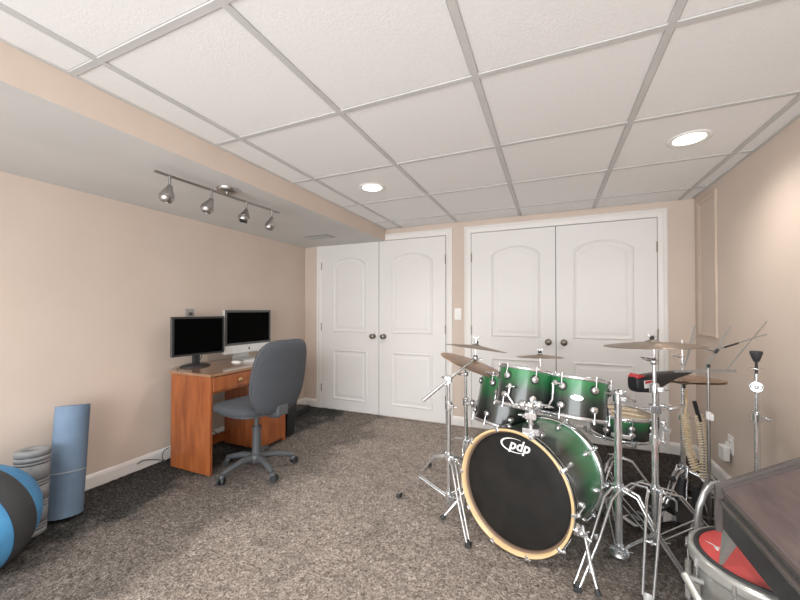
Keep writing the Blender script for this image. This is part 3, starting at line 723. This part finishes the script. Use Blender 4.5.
# snare stand
t=thing('snare_stand','chrome basket tripod stand under the green snare drum','drum hardware',(.385,2.565,0))
b=MB(); b.cyl((.385,2.565,.04),(.385,2.565,.35),.0115); b.cyl((.385,2.565,.26),(.385,2.565,.295),.02); b.cyl((.385,2.565,.04),(.385,2.565,.06),.018); b.build('pole','chrome',t,world=True)
for k in range(3):
    a=k*2*PI/3-1.2; d=V(math.cos(a),math.sin(a),0)
    b=MB(); p=V(.385,2.565,.335); b.tube([p,p+d*.12+V(0,0,.01),p+d*.175+V(0,0,.035),p+d*.181+V(0,0,.065)],.006,8); b.cbox(p+d*.181+V(0,0,.06),(.022,.022,.02)); b.build('basket_arm','chrome',t,world=True)
    stand_leg(t,(.385,2.565,0),V(.385,2.565,0)+(Matrix.Rotation(1.05,3,'Z')@d)*.24,.24,.05)

# ------------------------------------------------------------------ stands and cymbals
A=(-.535,1.951)
t=pole_stand('cymbal_stand','chrome boom cymbal stand left of the bass drum, nearest the closet doors','cymbal stand',A,[(-.868,2.005,0),(-.375,1.718,0),(-.36,2.15,0)],.325,.10,[(.05,.63,.0125),(.63,.765,.009)],collars=(.615,))
b=MB(); b.cbox((-.535,1.945,.765),(.035,.035,.04)); wing(b,(-.535,1.925,.74),(-.3,-1,0),1.2); wing(b,(-.55,1.93,.775),(-1,-.2,.3),1.); b.build('tilter','chrome',t,world=True,bevel=.004)
b=MB(); p0,p1=V(-.655,1.850,.655),V(-.400,2.040,.885); b.cyl(p0,p1,.0065,seg=12); b.cyl(p0,p0.lerp(p1,.55),.0095,seg=12); b.build('boom_arm','chrome',t,world=True)
b=MB(); b.sphere(p1,.016,12,8); wing(b,p1+V(.01,-.01,-.008),(.8,-.6,0),1.1); b.cyl(p1,(-.397,2.042,.985),.004); b.cyl((-.397,2.042,.968),(-.397,2.042,.985),.009,seg=10); wing(b,(-.397,2.042,.99),(0,0,1),1.); b.build('boom_tip','chrome',t,world=True)
cymbal('thin bronze cymbal lying flat on the tip of the left boom arm',(-.397,2.042,.938),tilt(.14,.065),.178)
Bp=(-.519,2.322)
t=pole_stand('cymbal_stand','chrome stand behind the left boom stand, holding the tilted brown crash','cymbal stand',Bp,[(-.46,1.955,0),(-.24,2.50,0),(-.83,2.48,0)],.295,.10,[(.05,.52,.0125),(.52,.73,.009)],collars=(.545,))
b=MB(); b.tube([(-.519,2.322,.545),(-.47,2.30,.55),(-.42,2.28,.56)],.0095,10); b.sphere((-.43,2.285,.56),.02,12,8); b.sphere((-.47,2.30,.552),.022,12,8); wing(b,(-.50,2.29,.58),(-.3,-1,0),1.4); wing(b,(-.44,2.26,.545),(.1,-1,0),1.4); b.build('tom_clamp','chrome',t,world=True)
b=MB(); b.tube([(-.519,2.322,.73),(-.50,2.31,.77),(-.47,2.29,.835)],.006,8); b.sphere((-.519,2.322,.735),.018,12,8); wing(b,(-.54,2.30,.735),(-1,-.3,0),1.3); wing(b,(-.505,2.295,.765),(.2,-1,0),1.2); b.build('tilter','chrome',t,world=True)
cymbal('large brown crash cymbal tilted steeply beside the left rack tom',(-.462,2.292,.800),tilt(.33,-.09),.225,'bronze_b')
# splash
t=thing('splash_arm','thin chrome splash cymbal arm clamped behind the left rack tom','drum hardware',(-.050,2.13,.80))
b=MB(); b.cyl((-.050,2.13,.76),(-.055,2.150,.935),.004); b.build('rod','chrome',t,world=True)
b=MB(); b.sphere((-.050,2.12,.80),.017,12,8); b.cyl((-.050,2.12,.80),(-.02,2.07,.795),.007); wing(b,(-.03,2.10,.805),(.8,-.5,0),1.2); wing(b,(-.055,2.150,.925),(0,0,1),.8); b.build('clamp','chrome',t,world=True)
cymbal('small splash cymbal standing above the left rack tom',(-.055,2.150,.893),tilt(.0,.07),.125)
# E: central stand
Ep=(.294,1.945)
t=pole_stand('tom_stand','thick chrome pole stand right of the bass drum with its pole reaching the carpet','drum stand',Ep,[(.097,1.629,0),(.525,1.86,0),(.26,2.29,0)],.318,.035,[(.012,.72,.0165),(.70,.765,.013)],collars=(.742,),w=.024)
b=MB(); b.lathe([(0,.030),(.028,.028),(.044,.016),(.046,.004),(0,.004)],TR((.294,1.945,0)),28); b.build('base_ring','chrome_dull',t,world=True)
b=MB(); b.tube([(.235,1.915,.765),(.294,1.945,.765),(.372,1.972,.728)],.006,8); wing(b,(.30,1.92,.775),(0,-1,.2),1.3); b.sphere((.294,1.945,.765),.02,12,8); b.build('holder_arm','chrome',t,world=True)
# F: big ride stand
Fp=(.457,2.026)
t=pole_stand('cymbal_stand','tall chrome cymbal stand in front of the snare drum holding the widest cymbal','cymbal stand',Fp,[(.351,1.674,0),(.80,2.16,0),(.24,2.33,0)],.302,.07,[(.05,.55,.0145),(.54,.80,.0115),(.79,.98,.008)],collars=(.538,.785),w=.036,rub='alu')
b=MB(); b.sphere((.452,2.014,.915),.017,12,8); b.cyl((.454,2.02,.90),(.447,2.012,1.03),.0045); wing(b,(.43,2.0,.925),(-1,-.3,.2),1.4); wing(b,(.447,2.012,1.025),(0,0,1),1.); b.build('tilter','chrome',t,world=True)
b=MB(); b.tube([(.40,2.0,.69),(.457,2.02,.685),(.53,2.08,.682),(.62,2.19,.68),(.70,2.50,.68)],.006,8); b.cbox((.457,2.018,.69),(.045,.04,.035)); wing(b,(.48,1.99,.715),(.9,-.4,0),1.5); b.cyl((.53,2.08,.682),(.56,2.11,.681),.011); b.build('clamp_arm','chrome',t,world=True,bevel=.003)
b=MB(); b.cyl((.49,2.02,.55),(.49,2.02,.625),.008); b.sphere((.49,2.02,.628),.013,12,8); b.cyl((.49,2.02,.60),(.51,2.0,.60),.012,seg=12); b.build('memory_lock','chrome',t,world=True)
cymbal('widest bronze ride cymbal, flat on the tall stand in front of the right closet doors',(.447,2.012,.990),tilt(-.03,.035),.203)
# cowbell
t=thing('cowbell','long black cowbell with red top and white sticker behind the tall stand','cowbell',(.386,2.13,.79))
d=(V(.70,2.38,.812)-V(.386,2.13,.79)); L=d.length; T=TR((.386,2.13,.775),d,(0,0,1))
def sect(z,hx0,hx1,w,n=20):
    out=[]
    for k in range(n):
        a=2*PI*k/n; sp=lambda v,p: math.copysign(abs(v)**p,v)
        out.append(V((hx0+hx1)/2+(hx1-hx0)/2*sp(math.cos(a),.5),w*sp(math.sin(a),.6),z))
    return out
secs=[(0,-.018,.040,.026),(.012,-.035,.044,.036),(.10,-.048,.047,.042),(.16,-.030,.049,.038),(.28,.006,.044,.028),(L-.02,.018,.036,.016),(L,.020,.034,.012)]
rings=[sect(*q) for q in secs]; n=20; b=MB()
b.add([T@v for r in rings for v in r],[(i*n+k,i*n+(k+1)%n,(i+1)*n+(k+1)%n,(i+1)*n+k) for i in range(len(rings)-1) for k in range(n)],True)
b.add([T@v for v in rings[0]],[tuple(range(n))]); b.add([T@v for v in rings[-1]],[tuple(range(n))[::-1]]); b.build('bell_body','black',t,world=True)
side=(FW*-1)
b=MB(); b.add([T@V(.038,.03,.004),T@V(.038,-.03,.004),T@V(.058,-.022,.016),T@V(.058,.022,.016),T@V(.045,.030,.060),T@V(.045,-.030,.060)],[(0,1,2,3),(3,2,5,4),(0,3,4),(1,5,2)]); b.build('top_clip','red',t,world=True)
sg = 1 if (T.to_3x3()@V(0,1,0)).dot(V(0,-1,0))>0 else -1
b=MB(); y=sg*.0435; b.box(-.012,.026,min(y,y-.002*sg),max(y,y+.001*sg),.030,.085,T); st=b.build('sticker','white_mark',t,world=True)
b=MB(); y=sg*.0452; b.box(.012,.024,min(y,y-.001*sg),max(y,y+.001*sg),.032,.083,T); b.build('sticker_stripe','red',st,world=True)
# G hi-hat stand
Gp=(.708,2.536)
t=pole_stand('hi_hat_stand','chrome hi-hat stand with black footboard in the corner behind the snare','hi-hat stand',Gp,[(.93,2.42,0),(.55,2.36,0),(.80,2.78,0)],.235,.07,[(.04,.55,.013),(.54,.735,.010),(.73,.985,.0035)],collars=(.54,))
b=MB(); b.cyl((.708,2.536,.84),(.708,2.536,.90),.011,seg=12); wing(b,(.695,2.52,.89),(-1,-.2,.2),1.6); b.build('clutch','chrome',t,world=True)
b=MB(); b.tube([(.67,2.46,.03),(.675,2.46,.15),(.69,2.48,.20)],.02,10); b.cyl((.745,2.47,.02),(.745,2.47,.17),.016); b.build('footboard_heel','rubber',t,world=True)
b=MB(); T=Matrix.Translation(V(.66,2.36,.05))@Matrix.Rotation(.2,4,'Z')@Matrix.Rotation(.35,4,'X'); b.box(-.04,.04,-.13,.12,-.006,.006,T); b.build('footboard','black',t,world=True,bevel=.003)
for q in (-1,1):
    b=MB(); b.tube([(.70+q*.025,2.52,.26),(.685+q*.03,2.50,.20),(.675+q*.035,2.49,.10),(.67+q*.03,2.47,.04)],.0045,8); b.build('side_frame','chrome',t,world=True)
cymbal('brown hi-hat cymbal partly hidden by the black cowbell, upper of the pair',(.712,2.534,.762),tilt(.02,.06),.190,'bronze_b')
cymbal('brown hi-hat cymbal partly hidden by the black cowbell, lower of the pair',(.712,2.534,.752),tilt(.02,.06)*-1,.189,'bronze_b')
# small double pedal
t=thing('drum_pedal','chrome and black foot pedal lying on the dark carpet between the two thick poles','pedal',(.50,2.34,0),Matrix.Rotation(-.95,4,'Z'))
b=MB(); b.box(-.05,.05,-.15,.15,0.0,.010); b.build('base_plate','chrome_dull',t,bevel=.002)
b=MB(); T=Matrix.Translation(V(0,.0,.045))@Matrix.Rotation(.30,4,'X'); b.box(-.035,.035,-.13,.11,-.004,.004,T); fb=b.build('footboard','black',t,bevel=.002)
b=MB()
for k in range(5): b.box(-.028,.028,-.10+.04*k,-.085+.04*k,.004,.0065,T)
b.build('grip_bar','chrome',fb)
b=MB(); 
for q in (-1,1): b.tube([(q*.055,.12,.005),(q*.05,.125,.10),(q*.035,.12,.125)],.007,8)
b.cyl((-.06,.12,.115),(.06,.12,.115),.006); b.build('yoke','chrome',t)
b=MB(); b.tube([(0,.12,.115),(0,.16,.20)],.0035,8); b.sphere((0,.162,.205),.017,12,8); b.build('beater','rubber',t)
# bead strands hanging by the hi-hat stand
for i,(pts,lb) in enumerate(((((.700,2.44,.655),(.680,2.43,.55),(.695,2.435,.42),(.742,2.45,.27)),'strand of beige rattle beads on a dark cord, curving left strand by the hi-hat'),(((.722,2.40,.66),(.760,2.42,.55),(.778,2.43,.40),(.768,2.43,.245)),'strand of beige rattle beads below a black tube, straighter right strand by the hi-hat'))):
    P=[Vector(p) for p in pts]; q=thing('bead_rattle',lb,'rattle',P[0],group=None)
    def bez(s): return P[0]*(1-s)**3+P[1]*3*s*(1-s)**2+P[2]*3*s*s*(1-s)+P[3]*s**3
    b=MB(); b.tube([bez(s) for s in ease(0,1,16)],.006 if i==0 else .005,8); b.build('cord','mat_dark' if i else 'maple',q,world=True)
    for k in range(24):
        s=.22+.78*k/23; p=bez(s); tn=(bez(min(1,s+.02))-bez(s-.02)).normalized(); w=tn.cross(FW).normalized(); hw=.026-.006*abs(s-.6)
        b=MB(); b.tube([p-w*hw,p-w*hw*.5,p+w*hw*.5,p+w*hw],[.004,.0062,.0062,.004],8); b.build('bead','bead',q,world=True)
    if i: b=MB(); b.cyl(bez(0),bez(.30),.010,seg=12); b.build('handle','black',q,world=True)
    else: b=MB(); b.tube([bez(0),P[0]+V(.004,.02,.05),V(.705,2.50,.70)],.004,8); b.build('hanging_loop','maple',q,world=True)
# music stand
Hp=(.765,2.345)
t=thing('music_stand','thin grey folding wire music stand with spread arms near the right wall','music stand',(Hp[0],Hp[1],0))
b=MB(); b.cyl((*Hp,.04),(*Hp,.61),.0085); b.cyl((*Hp,.60),(*Hp,.86),.006); b.build('pole','steel',t,world=True)
b=MB(); b.cyl((*Hp,.585),(*Hp,.625),.011); b.cbox((Hp[0]+.008,Hp[1]-.01,.60),(.016,.02,.035)); b.build('clamp','plastic_white',t,world=True,bevel=.002)
def flat(p0,p1,w=.010,m='tube_grey',nm='desk_arm'):
    p0,p1=Vector(p0),Vector(p1); b=MB(); d=p1-p0; T=TR(p0,d,FW); b.box(-.0012,.0012,-w/2,w/2,0,d.length,T); return b.build(nm,m,t,world=True)
flat((.60,2.275,.838),(.902,2.405,.839),.014); flat((.75,2.340,.850),(.865,2.360,1.075),.010); flat((.782,2.343,.945),(1.045,2.45,1.035),.006); flat((.853,2.373,.850),(1.045,2.452,1.10),.006)
flat((.652,2.308,.850),(.707,2.329,1.081),.007); flat((.70,2.32,.965),(.80,2.37,.943),.006); flat((.707,2.329,1.02),(.652,2.308,.85),.005)
b=MB(); b.cbox((.800,2.343,.945),(.012,.014,.026),Matrix.Rotation(.5,4,'Y')); b.sphere((.765,2.345,.866),.011,10,6); b.build('hinge_block','rubber',t,world=True)
b=MB(); T=TR((.84,2.362,.965),V(.09,.036,.03)); b.box(-.0022,.0022,-.005,.005,0,.075,T); b.build('latch','rubber',t,world=True)
for f in ((.60,2.12,0),(.97,2.24,0),(.79,2.62,0)):
    flat((Hp[0],Hp[1],.30),(f[0],f[1],.012),.014,nm='leg'); f2=V(Hp[0],Hp[1],.30).lerp(V(*f),.55); flat((Hp[0],Hp[1],.06),f2,.010,nm='leg_brace')
# I: bare stand by right wall
Ip=(.893,2.185)
t=pole_stand('cymbal_stand','bare chrome stand with black cup top rising behind the dark cabinet','cymbal stand',Ip,[(.99,2.04,0),(.74,2.12,0),(.98,2.33,0)],.22,.06,[(.04,.655,.0115),(.64,.86,.0085)],collars=(.655,))
b=MB(); b.cyl((*Ip,.86),(*Ip,.935),.0055); b.lathe([(.0,.985),(.022,.985),(.0235,.975),(.018,.957),(.010,.935),(0,.935)],Matrix.Translation(V(Ip[0],Ip[1],-.018)),20); b.build('top_cup','rubber',t,world=True)
b=MB(); b.lathe([(.0,.0),(.026,0),(.026,.004),(0,.004)],Matrix.Translation(V(Ip[0],Ip[1],.882)),16); b.build('washer','chrome',t,world=True)
dd=V(-Ip[0],-Ip[1],0).normalized(); b=MB(); b.cyl(V(*Ip,.80)-dd*.012,V(*Ip,.80)+dd*.020,.026,seg=24); b.torus(.022,.005,TR(V(*Ip,.80)+dd*.020,dd),24,8); b.sphere(V(*Ip,.80)+dd*.02,.010,12,8); b.build('ratchet_tilter','chrome',t,world=True)

# ------------------------------------------------------------------ marching snare with red head
c=V(.646,1.546,0)
t=thing('marching_snare','silver-white drum with a red head standing on the carpet at the lower right','snare drum',c)
b=MB(); b.lathe([(.170,.02),(.180,.015),(.180,.30)],None,72); b.build('shell','white_shell',t)
def rim(b,z,s):
    b.lathe([(.180,z-s*.040),(.194,z-s*.040),(.197,z-s*.03),(.197,z-s*.012),(.193,z),(.184,z+s*.003),(.178,z+s*.002),(.177,z-s*.006)],None,72)
b=MB(); rim(b,.328,1); b.build('hoop','white_shell',t)
b=MB(); rim(b,.006,-1); b.build('hoop','white_shell',t)
b=MB(); b.lathe([(.179,.328),(.178,.334),(.172,.338),(.165,.334),(.163,.328)],None,72); b.build('rim_gasket','rubber',t)
b=MB(); b.lathe([(.164,.331),(.10,.332),(0,.332)],None,64); hd=b.build('batter_head','head_red',t)
b=MB(); T=Matrix.Translation(V(-.118,.022,.3328))@Matrix.Rotation(-.9,4,'Z')
b.prism([(-.035,0),(.03,.006),(.036,.012),(-.02,.006)],0,.0006,T); b.prism([(-.01,.004),(.012,-.016),(.018,-.012),(.0,.01)],0,.0006,T); b.prism([(.006,.008),(.035,-.014),(.038,-.010),(.014,.012)],0,.0006,T); b.build('print','white_mark',hd)
for k in range(10):
    a=2*PI*k/10+.22; d=V(math.cos(a),math.sin(a),0)
    b=MB(); b.cyl(d*.196+V(0,0,.235),d*.196+V(0,0,.10),.0105,seg=12); b.cbox(d*.187+V(0,0,.17),(.02,.02,.03),Matrix.Rotation(a,4,'Z')); lg=b.build('tube_lug','white_shell',t)
    b=MB(); b.cyl(d*.196+V(0,0,.04),d*.196+V(0,0,.30),.003,seg=8); b.cyl(d*.198+V(0,0,.29),d*.198+V(0,0,.318),.006,seg=10); b.cyl(d*.198+V(0,0,.04),d*.198+V(0,0,.012),.006,seg=10); b.build('tension_rod','chrome',lg)
# outer carrying tube seen low on the left
b=MB(); b.tube([(-.228,-.06,.258),(-.208,-.19,.225)],.013,14); b.cyl((-.18,-.06,.25),(-.232,-.06,.256),.008,seg=10); b.cyl((-.13,-.14,.24),(-.22,-.15,.236),.008,seg=10); b.build('carry_tube','white_shell',t)
# bent silver rack tube arching behind the cabinet
t=thing('drum_rack','bent silver tube arching up from the carpet behind the dark cabinet','drum rack',(.70,1.92,0))
pts=[(.578,1.886,.012),(.576,1.887,.15),(.576,1.889,.27),(.584,1.893,.325),(.606,1.903,.382),(.636,1.915,.415),(.665,1.925,.422),(.70,1.94,.40),(.715,1.945,.36),(.72,1.947,.28),(.72,1.947,.012)]
b=MB()
P=[Vector(p) for p in pts]; vs=[]; n=len(P); fw2=V(.36,.93,0).normalized()
for i in range(n):
    tn=(P[min(i+1,n-1)]-P[max(i-1,0)]).normalized(); w=tn.cross(fw2).normalized()
    for k in range(12):
        a=2*PI*k/12; vs.append(P[i]+w*(.0115*math.copysign(abs(math.cos(a))**.6,math.cos(a)))+fw2*(.011*math.copysign(abs(math.sin(a))**.6,math.sin(a))))
b.add(vs,[(i*12+k,i*12+(k+1)%12,(i+1)*12+(k+1)%12,(i+1)*12+k) for i in range(n-1) for k in range(12)],True); b.build('rack_tube','tube_grey',t,world=True)
b=MB()
for p in (P[0],P[-1]): b.cyl(p-V(0,0,.010),p+V(0,0,.03),.020,.018)
b.build('rubber_foot','rubber',t,world=True)

# ------------------------------------------------------------------ slant-topped dark cabinet at the right wall
cx,cy=.503,1.475; XE=.985; ye=.72; sl=math.tan(math.radians(30.5))
t=thing('slant_cabinet','dark mahogany slant-topped cabinet reaching out of the lower right corner','cabinet',(.75,1.1,0))
Ty=Matrix(((1,0,0,0),(0,0,-1,0),(0,1,0,0),(0,0,0,1)))  # prism (x,z) extruded along -y
zt0=.578
b=MB(); b.prism([(cx+.008,.452),(XE,.452),(XE,zt0+(XE-cx)*sl-.028),(cx+.008,zt0-.026)],-(cy-.006),-ye,Ty); b.build('case_body','maho_side',t,world=True,bevel=.002)
b=MB(); b.prism([(cx+.012,zt0-.024),(XE,zt0+(XE-cx)*sl-.024),(XE,zt0+(XE-cx)*sl-.012),(cx+.012,zt0-.012)],-(cy-.012),-ye,Ty); b.build('shadow_reveal','gap',t,world=True)
b=MB(); b.box(cx-.002,cx+.012,ye,cy-.02,zt0-.044,zt0-.030); b.build('side_strip','maho_rim',t,world=True,bevel=.002)
b=MB(); b.prism([(cx+.006,zt0-.010),(XE+.004,zt0+(XE-cx)*sl-.010),(XE+.004,zt0+(XE-cx)*sl+.004),(cx+.006,zt0+.004)],-(cy-.03),-ye,Ty); b.build('lid','maho',t,world=True,bevel=.002)
b=MB(); b.prism([(cx-.008,.440),(XE+.006,.440),(XE+.006,zt0+(XE-cx)*sl+.016),(cx-.004,zt0+.013),(cx-.008,zt0+.007)],-(cy+.004),-(cy-.012),Ty); b.build('back_panel','maho_rim',t,world=True,bevel=.005)
b=MB(); b.prism([(cx+.006,zt0+.002),(XE,zt0+(XE-cx)*sl+.002),(XE,zt0+(XE-cx)*sl+.008),(cx+.006,zt0+.008)],-(cy-.012),-(cy-.028),Ty); b.build('rim_bead','maho_rim',t,world=True,bevel=.002)
# short tapered front foot resting on the red head
b=MB(); b.add([(.512,1.470,.452),(.545,1.470,.452),(.548,1.430,.452),(.515,1.425,.452),(.500,1.462,.3385),(.506,1.464,.3385),(.508,1.456,.3385),(.502,1.454,.3385)],[(0,1,5,4),(1,2,6,5),(2,3,7,6),(3,0,4,7),(4,5,6,7),(3,2,1,0)]); b.build('bracket_foot',['foot_grey'],t,world=True)
for (x,y) in ((.94,1.38),(.94,.80),(.54,.80)):
    b=MB(); b.cyl((x,y,0),(x,y,.455),.018,.022); b.cyl((x,y,0),(x,y,.02),.024); b.build('leg','rubber',t,world=True)

# ------------------------------------------------------------------ light
def area(name,loc,rot,sx,sy,power,col=(.97,.985,1)):
    l=bpy.data.lights.new(name,'AREA'); l.shape='RECTANGLE'; l.size=sx; l.size_y=sy; l.energy=power; l.color=col
    o=bpy.data.objects.new(name,l); C.objects.link(o); o.location=loc; o.rotation_euler=rot; return o
area('rear_fill',(-.6,-2.0,1.05),(math.radians(98),0,math.radians(6)),3.2,1.5,100)  # added area fill behind the camera, no real opening there
area('ceiling_fill',(-.4,-.4,.9),(math.radians(180),0,0),2.6,2.4,4)  # added up-facing fill that brightens the ceiling
for i,(x,y,e) in enumerate(((-1.19,2.254,9),(.668,2.259,5.5),(-.3,.3,16),(-2.2,.2,5))):  # last two are unseen spots without fixtures, added for light
    l=bpy.data.lights.new('downlight','SPOT'); l.energy=e*5.2; l.spot_size=math.radians(150); l.spot_blend=1; l.shadow_soft_size=.07; l.color=(1,.96,.90)
    o=bpy.data.objects.new('downlight',l); C.objects.link(o); o.location=(x,y,ZC-.03 if x>SX else ZS-.03)
w=bpy.data.worlds.new('ambient_fill'); bpy.context.scene.world=w; w.use_nodes=True  # even world light let in through the open rear as added fill
bg=w.node_tree.nodes['Background']; bg.inputs[0].default_value=(.96,.98,1,1); bg.inputs[1].default_value=2.6
# ------------------------------------------------------------------ camera
cd=bpy.data.cameras.new('camera'); cam=bpy.data.objects.new('camera',cd); C.objects.link(cam)
cd.sensor_width=36; cd.lens=349.82*36/800; cd.shift_y=5.78/800; cd.clip_start=.01
cam.location=(0,0,CAMZ)
yaw=-.4057; p=.0112
f=V(math.sin(yaw)*math.cos(p),math.cos(yaw)*math.cos(p),math.sin(p)); r=V(math.cos(yaw),-math.sin(yaw),0); u=r.cross(f)
cam.rotation_euler=Matrix(((r.x,u.x,-f.x),(r.y,u.y,-f.y),(r.z,u.z,-f.z))).to_euler()
sc=bpy.context.scene; sc.camera=cam
sc.view_settings.view_transform='Standard'; sc.view_settings.look='None'; sc.view_settings.exposure=0
